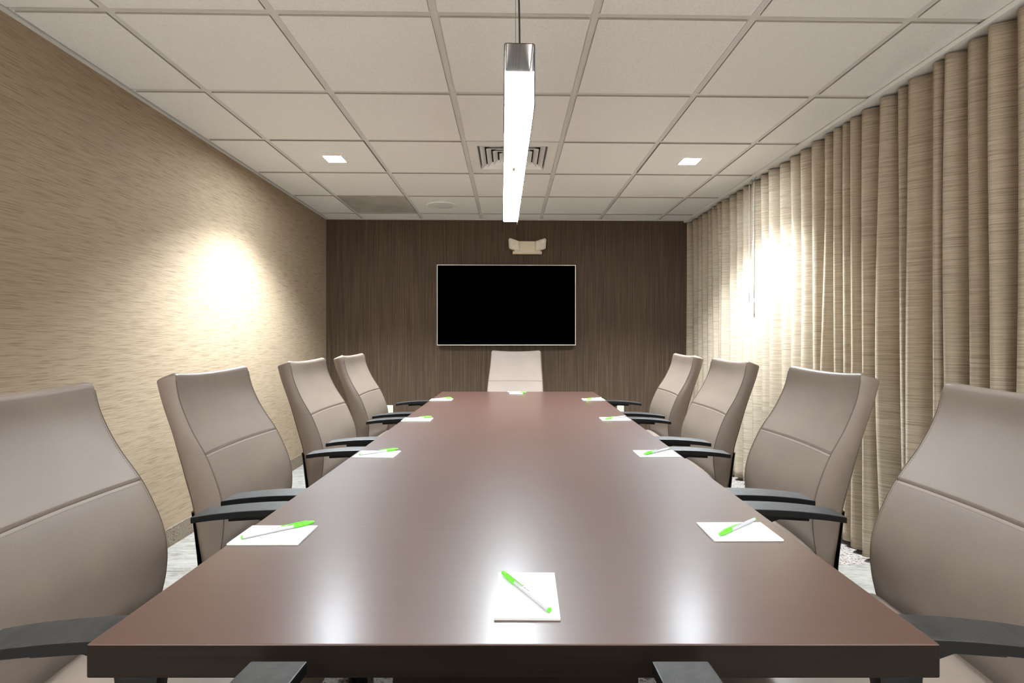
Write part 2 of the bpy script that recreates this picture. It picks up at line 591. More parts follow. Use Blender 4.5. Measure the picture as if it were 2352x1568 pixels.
for (lx, ly), lb in zip(DL, ['lit square downlight in the ceiling near the tan wall, left of the vent',
                             'lit square downlight in the ceiling near the curtains, right of the vent',
                             'square downlight above the nearest chair by the tan wall', 'square downlight above the nearest chair by the curtains',
                             'added square fill downlight behind the camera on the tan wall side', 'added square fill downlight behind the camera on the curtain side', 'added square fill downlight in the middle of the ceiling behind the camera',
                             'added square fill downlight by the added glazing on the tan wall side', 'added square fill downlight by the added glazing on the curtain side']):
    downlight(lx, ly, lb, 0.2 if -.5 < ly < .6 else 1.0)

# four-way supply diffuser
o = thing('air_diffuser', 'white four-way square air vent behind the pendant light', 'air vent', R(VENT[0], VENT[1], CEIL), PSI)
mb = MB()
H0 = .305 - fw - .003
def ring(mb, a, za, b, zb):
    vs = [(-a, -a, za), (a, -a, za), (a, a, za), (-a, a, za), (-b, -b, zb), (b, -b, zb), (b, b, zb), (-b, b, zb)]
    mb.add(vs, [(0, 1, 5, 4), (1, 2, 6, 5), (2, 3, 7, 6), (3, 0, 4, 7)])
ring(mb, H0, 0, .228, 0); ring(mb, H0, 0, H0, .016); ring(mb, .228, 0, .222, .03)
obj('face_frame', mb.mesh('face_frame'), M['vent'], o)
obj('duct', MB().box(-.23, .23, -.23, .23, .045, .09).mesh('duct'), M['dark_void'], o)
for k in range(5):
    a = .214 - .042 * k
    mb = MB()
    ring(mb, a, .001, a - .030, .026); ring(mb, a, .001, a, .004); ring(mb, a, .004, a - .030, .029)
    if k == 4:
        mb = MB()
        mb.box(-a, a, -a, a, .002, .008)
    obj('louver', mb.mesh('louver'), M['vent'], o)
# grey return grille and round speaker cover
gx0, gx1, gy0, gy1 = GX[0], GX[1], GY[12], GY[13]
o = thing('return_grille', 'grey smudged perforated return panel in the ceiling by the brown wall', 'air vent', R((gx0 + gx1) / 2, (gy0 + gy1) / 2, CEIL), PSI)
obj('perforated_sheet', MB().box(-.29, .29, -.291, .291, .003, .008).mesh('perforated_sheet'), M['grille'], o)
mb = MB()
for (x0, x1, y0, y1) in ((-.292, .292, -.293, -.288), (-.292, .292, .288, .293), (-.292, -.287, -.288, .288), (.287, .292, -.288, .288)):
    mb.box(x0, x1, y0, y1, 0, .012)
obj('frame', mb.mesh('frame'), M['grille'], o)
sx, sy = world_to_room((1017 - PX) / F_PX * 4.66, 4.66)
o = thing('ceiling_speaker', 'round white flush speaker cover in the ceiling beside the grey panel', 'speaker', R(sx, sy, CEIL), PSI)
def lathe(prof, n=48):
    mb = MB()
    vs, fs = [], []
    for (r, z) in prof:
        for k in range(n):
            vs.append((r * math.cos(2 * math.pi * k / n), r * math.sin(2 * math.pi * k / n), z))
    for i in range(len(prof) - 1):
        for k in range(n):
            k2 = (k + 1) % n
            fs.append((i * n + k, i * n + k2, (i + 1) * n + k2, (i + 1) * n + k))
    mb.add(vs, fs)
    return mb
obj('rim', lathe([(.152, 0), (.150, -.006), (.143, -.008), (.125, -.004), (.093, -.003)]).mesh('rim', smooth=True), M['vent'], o)
obj('grille', lathe([(.093, -.003), (.088, -.0045), (.05, -.006), (.001, -.007)]).mesh('grille', smooth=True), M['grid'], o)

# ------------------------------------------------------------------ pendant light (inverted U channel with a light bar inside)
P0, P1 = Vector((.0015, 1.40)), Vector((-.0585, 3.10))
PL = (P1 - P0).length
prz = math.atan2(-(P1 - P0).x, (P1 - P0).y)
ZB, ZT = CAM_Z + .648, CAM_Z + .822
o = thing('pendant_light', 'long bronze linear pendant light hanging over the table, lit', 'pendant light', (P0.x, P0.y, ZB), prz)
hw, tk, rr = .0435, .0022, .008
HT = ZT - ZB
def u_prof(hw, top, rr, n=5):
    pts = [(-hw, 0)]
    for k in range(n + 1):
        a = math.pi - (math.pi / 2) * k / n
        pts.append((-hw + rr + rr * math.cos(a), top - rr + rr * math.sin(a)))
    for k in range(n + 1):
        a = math.pi / 2 - (math.pi / 2) * k / n
        pts.append((hw - rr + rr * math.cos(a), top - rr + rr * math.sin(a)))
    pts.append((hw, 0))
    return pts
outer = u_prof(hw, HT, rr)
inner = u_prof(hw - tk, HT - tk, rr - tk)
loop = outer + inner[::-1]
n = len(loop)
vs = [(x, 0, z) for x, z in loop] + [(x, PL, z) for x, z in loop]
fs = [(i, (i + 1) % n, n + (i + 1) % n, n + i) for i in range(n)]
no = len(outer)
capf = [(i, i + 1, n - 2 - i, n - 1 - i) for i in range(no - 1)]
fs += capf + [tuple(n + i for i in q) for q in capf]
me = MB().add(vs, fs).mesh('channel', mats=[M['bronze'], M['bronze_edge']])
for p in me.polygons:
    if abs(p.normal.y) > .9:
        p.material_index = 1
obj('channel', me, None, o)
bh = .136
me = MB().box(-hw + tk + .003, hw - tk - .003, .15, PL - .13, HT - tk - bh, HT - tk - .001).mesh('light_bar', bevel=.003, mats=[M['bar'], M['bar_end']])
for p in me.polygons:
    if p.normal.y < -.5 or p.normal.y > .5:
        p.material_index = 1
obj('light_bar', me, None, o)
hanger = MB()
hanger.box(-.006, .006, .62, .66, HT - tk - bh - .0012, HT - tk - bh + .001)
obj('bar_clip', hanger.mesh('bar_clip'), M['vent'], o)
obj('suspension_wire', MB().tube([(-.010, .03, HT - .001), (-.010, .03, CEIL - ZB)], .0009, 6).mesh('suspension_wire'), M['steel'], o)
obj('suspension_wire', MB().tube([(0, PL - .03, HT - .001), (0, PL - .03, CEIL - ZB)], .0009, 6).mesh('suspension_wire'), M['steel'], o)
pts = []
for k in range(13):
    s = k / 12
    pts.append((.0015 - .012 * s ** 1.8, .03 + .004 * math.sin(s * 3.1), HT - .001 + (CEIL - ZB - HT) * s))
obj('power_cord', MB().tube(pts, .0026, 8).mesh('power_cord', smooth=True), M['cord'], o)

# ------------------------------------------------------------------ conference table
TZ, TT = 0.730, 0.048
TX0, TX1, TY0, TY1 = -.614, .598, .710, 4.01
tb = thing('conference_table', 'long dark brown wooden conference table with glossy top', 'table', ((TX0 + TX1) / 2, (TY0 + TY1) / 2, 0))
hx, hy = (TX1 - TX0) / 2, (TY1 - TY0) / 2
top = obj('tabletop', MB().box(-hx, hx, -hy, hy, TZ - TT, TZ).mesh('tabletop', bevel=.0025, seg=3, mats=[M['table'], M['table_edge']]), None, tb)
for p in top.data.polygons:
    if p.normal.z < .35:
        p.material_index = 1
for sy_ in (-1, 1):
    pd = obj('pedestal', MB().box(-.29, .29, -.05, .05, .03, TZ - TT).mesh('pedestal', bevel=.003), M['table_edge'], tb, (0, sy_ * (hy - .52), 0))
    obj('foot', MB().box(-.32, .32, -.08, .08, 0, .03).mesh('foot', bevel=.004), M['table_edge'], pd)
obj('beam', MB().box(-.02, .02, -hy + .57, hy - .57, .42, TZ - TT).mesh('beam', bevel=.003), M['table_edge'], tb)

# ------------------------------------------------------------------ conference chairs
FRONT = [(.40, -.295), (.46, -.284), (.52, -.274), (.58, -.272), (.64, -.281), (.70, -.301), (.775, -.335), (.865, -.390), (.96, -.432), (1.045, -.450)]
REAR = [(.40, -.355), (.45, -.360), (.60, -.380), (.70, -.409), (.772, -.432), (.838, -.455), (.944, -.496), (1.045, -.522)]
HALFW = [(.40, .236), (.50, .244), (.62, .246), (.775, .239), (.90, .229), (1.045, .221)]
ZTOP, ZSEAM = 1.045, .775
def front_pt(u, z, extra=0.0):
    wv = interp(HALFW, z)
    conc = interp([(.40, .006), (.60, .012), (.775, .018), (.90, .021), (1.045, .018)], z)
    y = interp(FRONT, z) - conc * (1 - u * u)
    d = abs(z - ZSEAM)
    if d < .007:
        y -= .003 * (1 - d / .007) ** 2
    sag = .010 * (1 - u * u) * max(0, (z - .86) / .185) ** 2
    return Vector((u * wv, y + extra, z - sag))
def make_back_meshes():
    levels = list(np.linspace(.40, ZTOP - .015, 40))
    levels += [ZSEAM - .011, ZSEAM - .007, ZSEAM - .0025, ZSEAM, ZSEAM + .0025, ZSEAM + .007, ZSEAM + .011]
    levels = sorted(levels)
    rings = []
    us = [math.copysign(abs(q) ** .8, q) for q in np.linspace(-1, 1, 15)]
    nf = len(us)
    def ring_at(z, inset, zz):
        wv = interp(HALFW, z)
        yr = interp(REAR, z)
        pts = []
        for u in us:
            p = front_pt(u, z)
            k = 1 - inset / wv
            pts.append(Vector((p.x * k, p.y - inset, p.z + (zz - z))))
        pf, pr = pts[-1], None
        wi = wv - inset
        side = []
        yr2 = yr + inset
        drop = .020 * max(0, (z - .93) / .115)
        for s in (.12, .38, .65, .88):
            y = pf.y + (yr2 - pf.y) * s
            bul = .007 * math.sin(math.pi * min(1, s * 1.05)) - .010 * max(0, (s - .7) / .3) ** 2
            side.append(Vector((wi + bul, y, pf.z - drop * s)))
        rear = []
        for u in reversed(us):
            x = u * (wi - .012)
            rear.append(Vector((x, yr2 - .016 * (1 - u * u), pf.z - drop - .008 * (1 - u * u) * max(0, (z - .86) / .185) ** 2)))
        left = [Vector((-v.x, v.y, v.z)) for v in reversed(side)]
        return pts + side + rear + left
    for z in levels:
        rings.append(ring_at(z, 0, z))
    rad = .014
    for k in range(1, 7):
        a = math.pi / 2 * k / 6
        rings.append(ring_at(ZTOP - rad + rad * math.sin(a) * .98, rad * (1 - math.cos(a)), ZTOP - rad + rad * math.sin(a)))
    m = len(rings[0])
    vs = [p for r in rings for p in r]
    fs = []
    for i in range(len(rings) - 1):
        for k in range(m):
            k2 = (k + 1) % m
            fs.append((i * m + k, i * m + k2, (i + 1) * m + k2, (i + 1) * m + k))
    base = (len(rings) - 1) * m
    ns = 4
    rs = nf + ns
    for i in range(nf - 1):
        fs.append((base + i, base + i + 1, base + rs + nf - 2 - i, base + rs + nf - 1 - i))
    fs.append(tuple([base + nf - 1] + [base + nf + q for q in range(ns)] + [base + rs]))
    fs.append(tuple([base + rs + nf - 1] + [base + rs + nf + q for q in range(ns)] + [base]))
    fs.append(tuple(range(m - 1, -1, -1)))
    body = MB().add(vs, fs).mesh('backrest', angle=62, mats=[M['leather']])
    # piping where the front panel meets the side panels, running over the top corners
    pips, pips_r = [], []
    for s in (-1, 1):
        pip = MB()
        pts = [front_pt(s, z) + Vector((s * .0005, .0002, 0)) for z in np.linspace(.42, ZTOP - .022, 46)]
        pip.tube(pts, .0014, 6)
        pips.append(pip.mesh('seam_piping', smooth=True, mats=[M['seam']]))
    for s in (-1, 1):
        pip_r = MB()
        pts = [Vector((s * (interp(HALFW, z) - .008), interp(REAR, z) + .004, z)) for z in np.linspace(.58, ZTOP - .045, 30)]
        z = ZTOP
        pts2 = [Vector((s * (interp(HALFW, z) - .006 - .012 * q), interp(REAR, z) + .003 + .07 * q, z - .004 + .003 * math.sin(q * 3.1))) for q in ()]
        pip_r.tube(pts + pts2, .0014, 6)
        pips_r.append(pip_r.mesh('rear_piping', smooth=True, mats=[M['seam']]))
    # stitches beside the piping and along the lumbar seam
    st = MB()
    def stitch(p, d, nrm):
        d = d.normalized(); nrm = nrm.normalized()
        sd = d.cross(nrm).normalized()
        L, W, Hh = .0019, .0005, .0006
        c = [p + d * (a * L) + sd * (b * W) + nrm * (e * Hh) for e in (-1, 1) for (a, b) in ((-1, -1), (1, -1), (1, 1), (-1, 1))]
        st.add(c, [(0, 3, 2, 1), (4, 5, 6, 7), (0, 1, 5, 4), (1, 2, 6, 5), (2, 3, 7, 6), (3, 0, 4, 7)])
    for s in (-1, 1):
        for z in np.arange(.43, ZTOP - .024, .0058):
            u = s * (1 - .0055 / .245)
            p, q = front_pt(u, z), front_pt(u, z + .004)
            stitch(p, q - p, Vector((0, 1, .35)))
    for dz in (-.0075, .0075):
        for u in np.arange(-.96, .961, .024):
            p, q = front_pt(u, ZSEAM + dz), front_pt(u + .015, ZSEAM + dz)
            dd = (q - p)
            stitch(p + Vector((0, 0, 0)), dd, Vector((0, 1, .4)))
    seam = MB()
    seam.tube([front_pt(u, ZSEAM) + Vector((0, .0003, 0)) for u in np.linspace(-.995, .995, 30)], .0012, 6)
    return body, pips, pips_r, \
        st.mesh('stitching', mats=[M['stitch']]), seam.mesh('lumbar_seam', smooth=True, mats=[M['seam']])
BACK_ME, PIPE_ME, PIPE_R_ME, STITCH_ME, SEAM_ME = make_back_meshes()

def make_seat_mesh():
    """upholstered seat pan with a waterfall front"""
    ys = [-.286, -.272, -.20, -.10, .0, .10, .18, .225, .245, .252]
    zt = [.455, .468, .474, .472, .469, .468, .464, .452, .432, .405]
    zb = [.405, .395, .39, .39, .39, .39, .39, .39, .392, .398]
    us = [-1, -.985, -.93, -.75, -.4, 0, .4, .75, .93, .985, 1]
    drop = [.03, .016, .005, 0, -.003, -.004, -.003, 0, .005, .016, .03]
    vs, fs = [], []
    m = len(us)
    for y, a in zip(ys, zt):
        for u, d in zip(us, drop):
            vs.append((u * .25, y, a - d))
    for y, b_ in zip(ys, zb):
        for u in us:
            vs.append((u * .247, y, b_))
    ny = len(ys)
    off = ny * m
    for j in range(ny - 1):
        for i in range(m - 1):
            fs.append((j * m + i, j * m + i + 1, (j + 1) * m + i + 1, (j + 1) * m + i))
            fs.append((off + j * m + i, off + (j + 1) * m + i, off + (j + 1) * m + i + 1, off + j * m + i + 1))
        fs.append((j * m, (j + 1) * m, off + (j + 1) * m, off + j * m))
        fs.append((j * m + m - 1, off + j * m + m - 1, off + (j + 1) * m + m - 1, (j + 1) * m + m - 1))
    for i in range(m - 1):
        fs.append((i, off + i, off + i + 1, i + 1))
        j = (ny - 1) * m
        fs.append((j + i, j + i + 1, off + j + i + 1, off + j + i))
    return MB().add(vs, fs).mesh('seat', angle=70, mats=[M['leather']])
SEAT_ME = make_seat_mesh()
ARM_Z = [(-.222, .658), (-.16, .667), (-.06, .675), (.05, .677), (.13, .674), (.18, .668)]
def make_arm_meshes():
    # pad: arched slab, 78 mm wide, 0.40 m long, with chamfered edges
    ys = np.linspace(-.222, .182, 22)
    prof_top = [(y, interp(ARM_Z, y)) for y in ys]
    prof_bot = [(y, interp(ARM_Z, y) - interp([(-.222, .017), (-.05, .020), (.182, .018)], y)) for y in ys[::-1]]
    pad = MB().extrude_x(prof_top + prof_bot, -.039, .039).mesh('arm_pad', bevel=.0022, seg=2, angle=18, mats=[M['arm'], M['black']], mindeg=50)
    for p in pad.polygons:
        if p.normal.z < .45:
            p.material_index = 1
    # support: plate under the pad that curves down into the post and under the seat
    top = [(y, interp(ARM_Z, y) - .016) for y in np.linspace(-.13, .165, 12)]
    bot = [(.165, interp(ARM_Z, .165) - .030), (.10, .634), (.078, .615), (.070, .56), (.066, .46), (.064, .36), (.0, .36), (.003, .46), (.008, .56), (.004, .610), (-.012, .628), (-.045, .6410), (-.13, .6370)]
    sup = MB().extrude_x(top + bot, -.017, .017).mesh('arm_support', bevel=.003, seg=2, angle=40, mats=[M['black']], mindeg=50)
    return pad, sup
PAD_ME, SUP_ME = make_arm_meshes()
SHELL_ME = None
def make_shell():
    vs, fs = [], []
    zs = np.linspace(.33, .585, 8)
    us = np.linspace(-1, 1, 13)
    for side in (0, 1):
        for z in zs:
            for u in us:
                y = interp(REAR, max(z, .40)) - .016 * (1 - u * u) - .002 - .009 * side - (0.0 if z > .4 else 0.0)
                vs.append((u * (.243 - .012 * side), y, z))
    m = len(us); off = len(zs) * m
    for j in range(len(zs) - 1):
        for i in range(m - 1):
            fs.append((j * m + i, j * m + i + 1, (j + 1) * m + i + 1, (j + 1) * m + i))
            fs.append((off + j * m + i, off + (j + 1) * m + i, off + (j + 1) * m + i + 1, off + j * m + i + 1))
        fs.append((j * m, (j + 1) * m, off + (j + 1) * m, off + j * m))
        fs.append((j * m + m - 1, off + j * m + m - 1, off + (j + 1) * m + m - 1, (j + 1) * m + m - 1))
    for i in range(m - 1):
        fs.append((i, off + i, off + i + 1, i + 1))
        j = (len(zs) - 1) * m
        fs.append((j + i, j + i + 1, off + j + i + 1, off + j + i))
    return MB().add(vs, fs).mesh('back_shell', angle=40, mats=[M['black']])
SHELL_ME = make_shell()
# mechanism, gas column, star base, casters
mech = MB()
mech.box(-.09, .09, -.14, .10, .345, .392)
mech.extrude_x([(-.12, .36), (-.36, .34), (-.376, .36), (-.376, .44), (-.362, .44), (-.345, .372), (-.12, .388)], -.04, .04)
MECH_ME = mech.mesh('tilt_mechanism', bevel=.006, angle=40, mats=[M['black']])
xb = MB()
xb.box(-.315, .315, .012, .056, .348, .366)
XBAR_ME = xb.mesh('arm_crossbar', bevel=.004, angle=40, mats=[M['black']])
COLM_ME = lathe([(.001, .345), (.014, .345), (.014, .22), (.024, .215), (.024, .10), (.03, .095), (.03, .06), (.001, .06)], 20).mesh('gas_column', angle=40, mats=[M['chrome']])
lg = MB()
vs = []
for (d, hw_, z0, z1) in ((.02, .028, .062, .105), (.16, .022, .064, .098), (.30, .016, .062, .082), (.315, .012, .064, .078)):
    vs += [(-hw_, d, z0), (hw_, d, z0), (hw_ * .8, d, z1), (-hw_ * .8, d, z1)]
fs = [(0, 1, 2, 3), (15, 14, 13, 12)]
for j in range(3):
    for k in range(4):
        fs.append((j * 4 + k, j * 4 + (k + 1) % 4, (j + 1) * 4 + (k + 1) % 4, (j + 1) * 4 + k))
LEG_ME = MB().add(vs, fs).mesh('base_leg', bevel=.004, angle=40, mats=[M['black']])
ca = MB()
for s in (-1, 1):
    q = MB()
    pts = [(s * .010, 0, .027), (s * .012, 0, .027), (s * .024, 0, .027), (s * .026, 0, .027)]
    ca.tube(pts, [.020, .027, .027, .022], 18)
ca.box(-.010, .010, -.008, .022, .020, .058)
ca.tube([(0, .004, .05), (0, .004, .070)], .006, 10)
CAST_ME = ca.mesh('caster', angle=40, mats=[M['black']])

def make_chair(arm_x=.306):
    c = thing('conference_chair', 'taupe leather conference chair', 'chair')
    b = obj('backrest', BACK_ME, None, c)
    for q in (0, 1):
        obj('seam_piping', PIPE_ME[q], None, b)
        obj('rear_piping', PIPE_R_ME[q], None, b)
    obj('lumbar_seam', SEAM_ME, None, b)
    s = obj('stitching', STITCH_ME, None, b)
    s['kind'] = 'stuff'
    obj('back_shell', SHELL_ME, None, c)
    obj('seat', SEAT_ME, None, c)
    for sx_ in (-1, 1):
        p = obj('armrest', PAD_ME, None, c, (sx_ * arm_x, 0, 0))
        obj('arm_support', SUP_ME, None, p)
    obj('arm_crossbar', XBAR_ME, None, c)
    obj('tilt_mechanism', MECH_ME, None, c)
    obj('gas_column', COLM_ME, None, c)
    for k in range(5):
        a = 2 * math.pi * k / 5 + .3
        l = obj('base_leg', LEG_ME, None, c, (0, 0, 0), (0, 0, a))
        obj('caster', CAST_ME, None, l, (0, .295, 0))
    return c
def copy_tree(o, parent=None):
    c = o.copy()
    COL.objects.link(c)
    c.parent = parent
    for ch in list(o.children):
        copy_tree(ch, c)
    return c
proto = make_chair()
CHX = .702
rows = [1.145, 1.895, 2.735, 3.555]
spots = []
names = ['nearest of the row', 'second of the row', 'third of the row', 'last of the row, next to the brown wall']
for i, y in enumerate(rows):
    spots.append((-CHX + [.011, .002, .003, -.018][i], y + [.006, -.002, 0, 0][i], -math.pi / 2 + [.045, -.005, -.01, .0][i], 0, 'taupe leather high-back chair along the tan wall, ' + ['nearest of the four', 'second nearest of the four', 'third nearest of the four', 'farthest of the four'][i]))
    spots.append((CHX - [.011, .005, .006, -.014][i], y + [.008, .002, .005, .005][i], math.pi / 2 - [.045, -.005, -.01, .0][i], 0, 'taupe leather high-back chair along the curtains, ' + ['nearest of the four', 'second nearest of the four', 'third nearest of the four', 'farthest of the four'][i]))
spots.append((-.050, 4.115, math.pi - .05, 0, 'taupe leather chair at the far table end under the television'))
spots.append((-.054, .505, .0, .054, 'chair at the near table end with only its black armrests showing'))
GRP = 'taupe conference chairs around the table'
for i, (x, y, rz, lift, lab) in enumerate(spots):
    c = proto if i == 0 else copy_tree(proto)
    c.location = (x, y, 0)
    c.rotation_euler = (0, 0, rz)
    c['label'] = lab
    c['group'] = GRP
    if lift:
        for ch in c.children:
            if ch.name.split('.')[0] in ('backrest', 'back_shell', 'seat', 'arm_crossbar', 'tilt_mechanism', 'gas_column', 'armrest'):
                ch.location.z += lift
            if ch.name.split('.')[0] == 'armrest':
                ch.location.x *= .275 / .306

# ------------------------------------------------------------------ notepads and pens
PADW, PADL, PADT = .102, .150, .0038
pad_me = MB().box(-PADW / 2, PADW / 2, -PADL / 2, PADL / 2, .0006, PADT).mesh('sheets', mats=[M['paper']])
back_me = MB().box(-PADW / 2, PADW / 2, -PADL / 2, PADL / 2, 0, .0006).mesh('backing_card', mats=[simple('grey_backing_card', lin(120, 108, 96), 0.8)])
pr = MB()
zt = PADT
for k in range(9):
    x = .012 + k * .0032
    pr.box(x, x + .0022, .060, .0622, zt, zt + .0001)
for k in range(7):
    x = .018 + k * .0028
    pr.box(x, x + .0018, .056, .0575, zt, zt + .0001)
for x in (-.040, -.016, .010, .034):
    pr.box(x, x + .003, -.064, -.063, zt, zt + .0001)
print_me = pr.mesh('printed_marks', mats=[M['print']])
# pen along +y, cap at +y end, resting on z=0
PR = .0042
barrel_me = MB().tube([(0, -.072, PR), (0, -.0715, PR), (0, .050, PR)], [.0038, .0040, .0038], 14).mesh('barrel', angle=40, mats=[M['pen_white']])
plug_me = MB().tube([(0, -.0745, PR), (0, -.074, PR), (0, -.0715, PR)], [.0030, .0038, .0040], 14).mesh('end_plug', angle=40, mats=[M['pen_green']])
cap_me = MB().tube([(0, .030, PR + .0003), (0, .031, PR + .0003), (0, .060, PR + .0002), (0, .0735, PR), (0, .075, PR)], [.0047, .0050, .0048, .0034, .0026], 14).mesh('cap', angle=40, mats=[M['pen_green']])
clip_me = MB().box(-.0016, .0016, .004, .060, PR + .0052, PR + .0066).box(-.0014, .0014, .050, .060, PR + .0035, PR + .0060).mesh('clip', bevel=.0004, mats=[M['pen_green']])
ink = MB()
for k, (w_, h_) in enumerate([(.0030, .0016), (.0016, .0010), (.0014, .0009), (.0014, .0009), (.0012, .0009), (.0016, .0014)]):
    y = .000 - k * .0026
    ink.box(-h_ / 2, h_ / 2, y - .0010, y + .0008, 2 * PR - .0004, 2 * PR - .00005)
ink_me = ink.mesh('lettering', mats=[M['pen_ink']])
ln = MB()
for k in range(5):
    y = -.034 - k * .0035
    ln.box(-.0012, .0012, y, y + .0008, 2 * PR - .0004, 2 * PR - .00008)
ln_me = ln.mesh('printed_lines', mats=[M['print']])
PADS = [  # x, y, rz, pen direction in degrees (cap end, from +x), pen centre offset, labels
    (.0135, .845, -.01, None, 'white notepad alone in the middle of the near table end', 'green-capped pen lying diagonally on the middle near notepad'),
    (-.537, 1.099, -math.pi / 2, 'L', 'largest white notepad on the table edge by the tan wall', 'green-capped pen on the largest notepad by the tan wall'),
    (.490, 1.119, math.pi / 2 + .01, 'R', 'largest white notepad on the table edge by the curtains', 'green-capped pen on the largest notepad by the curtains'),
    (-.526, 1.856, -math.pi / 2 - .03, 'L', 'white notepad beside the second chair along the tan wall', 'green-capped pen on the second notepad along the tan wall'),
    (.512, 1.866, math.pi / 2 + .02, 'R', 'white notepad beside the second chair along the curtains', 'green-capped pen on the second notepad along the curtains'),
    (-.535, 2.635, -math.pi / 2, 'L', 'white notepad beside the third chair along the tan wall', 'green-capped pen on the third notepad along the tan wall'),
    (.509, 2.655, math.pi / 2 + .02, 'R', 'white notepad beside the third chair along the curtains', 'green-capped pen on the third notepad along the curtains'),
    (-.538, 3.475, -math.pi / 2, 'L', 'small white notepad at the far table corner by the tan wall', 'green-capped pen on the far corner notepad by the tan wall'),
    (.517, 3.480, math.pi / 2 + .02, 'R', 'small white notepad at the far table corner by the curtains', 'green-capped pen on the far corner notepad by the curtains'),
    (-.022, 3.905, math.pi, 'F', 'white notepad in front of the far end chair', 'green-capped pen on the notepad before the far end chair'),
]
pad0 = pen0 = None
for i, (x, y, rz, pk, lp, lpen) in enumerate(PADS):
    if pad0 is None:
        pad0 = pad = thing('notepad', lp, 'notepad', group='white notepads on the table')
        sh = obj('sheets', pad_me, None, pad); obj('backing_card', back_me, None, pad)
        obj('printed_marks', print_me, None, sh)['kind'] = 'stuff'
        pen0 = pen = thing('pen', lpen, 'pen', group='green-capped pens on the notepads')
        bb = obj('barrel', barrel_me, None, pen); obj('end_plug', plug_me, None, pen)
        cp = obj('cap', cap_me, None, pen); obj('clip', clip_me, None, cp)
        obj('lettering', ink_me, None, bb)['kind'] = 'stuff'; obj('printed_lines', ln_me, None, bb)['kind'] = 'stuff'
    else:
        pad, pen = copy_tree(pad0), copy_tree(pen0)
        pad['label'], pen['label'] = lp, lpen
    pad.location = (x, y, TZ)
    pad.rotation_euler = (0, 0, rz)
    if pk is None:
        a, cx, cy = math.atan2(.136, -.0835), .0095, .847
    elif pk == 'L':
        a, cx, cy = math.atan2(.095, .125), x + .003, y + .015
    elif pk == 'R':
        a, cx, cy = math.atan2(-.095, -.125), x + .005, y + .012
    else:
        a, cx, cy = math.atan2(-.03, .14), x + .005, y - .01
    a += random.uniform(-.05, .05) if i > 2 else 0
    pen.location = (cx, cy, TZ + PADT + .0006)
    pen.rotation_euler = (0, [0, 1.2, -1.2][0], a - math.pi / 2)

# ------------------------------------------------------------------ television, emergency light, outlets on the brown wall
def on_back(px, py, d=0.0):
    """room x and z of a point on the brown wall seen at a pixel"""
    k = (px - PX) / F_PX
    # ray (k, 1) hits room plane y = YB - d
    c, s = math.cos(PSI), math.sin(PSI)
    Yc = (YB - d) / (c - k * s)
    x, y = k * Yc, Yc
    return world_to_room(x, y)[0], CAM_Z + (PY - py) / F_PX * Yc
xa, za = on_back(1003.5, 793, .07)
xb_, zb_ = on_back(1322.5, 608.5, .07)
tw, th = xb_ - xa, zb_ - za
tv = thing('television', 'large black wall-mounted television with thin silver bezel', 'television', R((xa + xb_) / 2, YB - .07, za), PSI)
obj('housing', MB().box(-tw / 2 + .004, tw / 2 - .004, .006, .045, .004, th - .004).mesh('housing', bevel=.004), M['black'], tv)
obj('screen', MB().box(-tw / 2 + .007, tw / 2 - .007, .0, .006, .008, th - .006).mesh('screen'), M['screen'], tv)
mb = MB()
bz = .0065
mb.box(-tw / 2, tw / 2, -.003, .02, 0, .008).box(-tw / 2, tw / 2, -.003, .02, th - bz, th)
mb.box(-tw / 2, -tw / 2 + bz, -.003, .02, .008, th - bz).box(tw / 2 - bz, tw / 2, -.003, .02, .008, th - bz)
obj('bezel', mb.mesh('bezel'), M['silver'], tv)
obj('wall_mount', MB().box(-.3, .3, .045, .07, th * .3, th * .7).mesh('wall_mount'), M['black'], tv)
pts = [(.14 + .09 * s, .055 - .004 * math.sin(s * 6), .02 - .05 * math.sin(s * 2.2) - .12 * s * s) for s in np.linspace(0, 1, 12)]
obj('cable', MB().tube(pts, .003, 8).mesh('cable', smooth=True), M['cord'], tv)

ex, ez = on_back(1211, 582, .04)
em = thing('emergency_light', 'cream twin-head emergency light on the brown wall above the television', 'emergency light', R(ex, YB, ez), PSI)
S = 5.19 / F_PX
body = MB()
prof = [(-.001, 0), (-.05, 0), (-.062, .012), (-.066, .03), (-.055, .125), (-.001, .130)]
body.extrude_x(prof, -30 * S, 30 * S)
obj('body', body.mesh('body', bevel=.004, angle=40), M['cream'], em)
obj('base_rail', MB().box(-33.5 * S, 33.5 * S, -.052, 0, -.006, .022).mesh('base_rail', bevel=.003), M['cream'], em)
def lamp_head(s):
    # a tapered head turned outward: outer face bigger, inner side curved into the body
    vs = [(s * 17 * S, -.075, .022), (s * 37 * S, -.100, .036), (s * 42 * S, -.085, .044), (s * 43.5 * S, -.085, .138), (s * 40 * S, -.100, .150), (s * 19 * S, -.075, .122)]
    vb = [(s * 15 * S, -.035, .015), (s * 34 * S, -.03, .034), (s * 41 * S, -.04, .046), (s * 42 * S, -.04, .134), (s * 37 * S, -.03, .146), (s * 16 * S, -.035, .125)]
    n = 6
    fs = [tuple(range(n)), tuple(range(2 * n - 1, n - 1, -1))] + [(i, (i + 1) % n, n + (i + 1) % n, n + i) for i in range(n)]
    h = obj('lamp_head', MB().add(vs + vb, fs).mesh('lamp_head', bevel=.006, seg=3, angle=40), M['cream'], em)
    lv = [Vector(v) for v in vs]
    c = sum(lv, Vector()) / 6
    li = [c + (v - c) * .78 + Vector((0, -.0008, 0)) for v in lv]
    lo_ = [c + (v - c) * .80 + Vector((0, .004, 0)) for v in lv]
    obj('lens', MB().add(li + lo_, fs).mesh('lens'), M['lens'], h)
lamp_head(-1); lamp_head(1)
obj('indicator', lathe([(.004, 0), (.004, -.004), (.001, -.005)], 12).mesh('indicator'), M['red_led'], em, (-17.5 * S, -.054, .003), (-math.pi / 2 + math.pi, 0, 0))

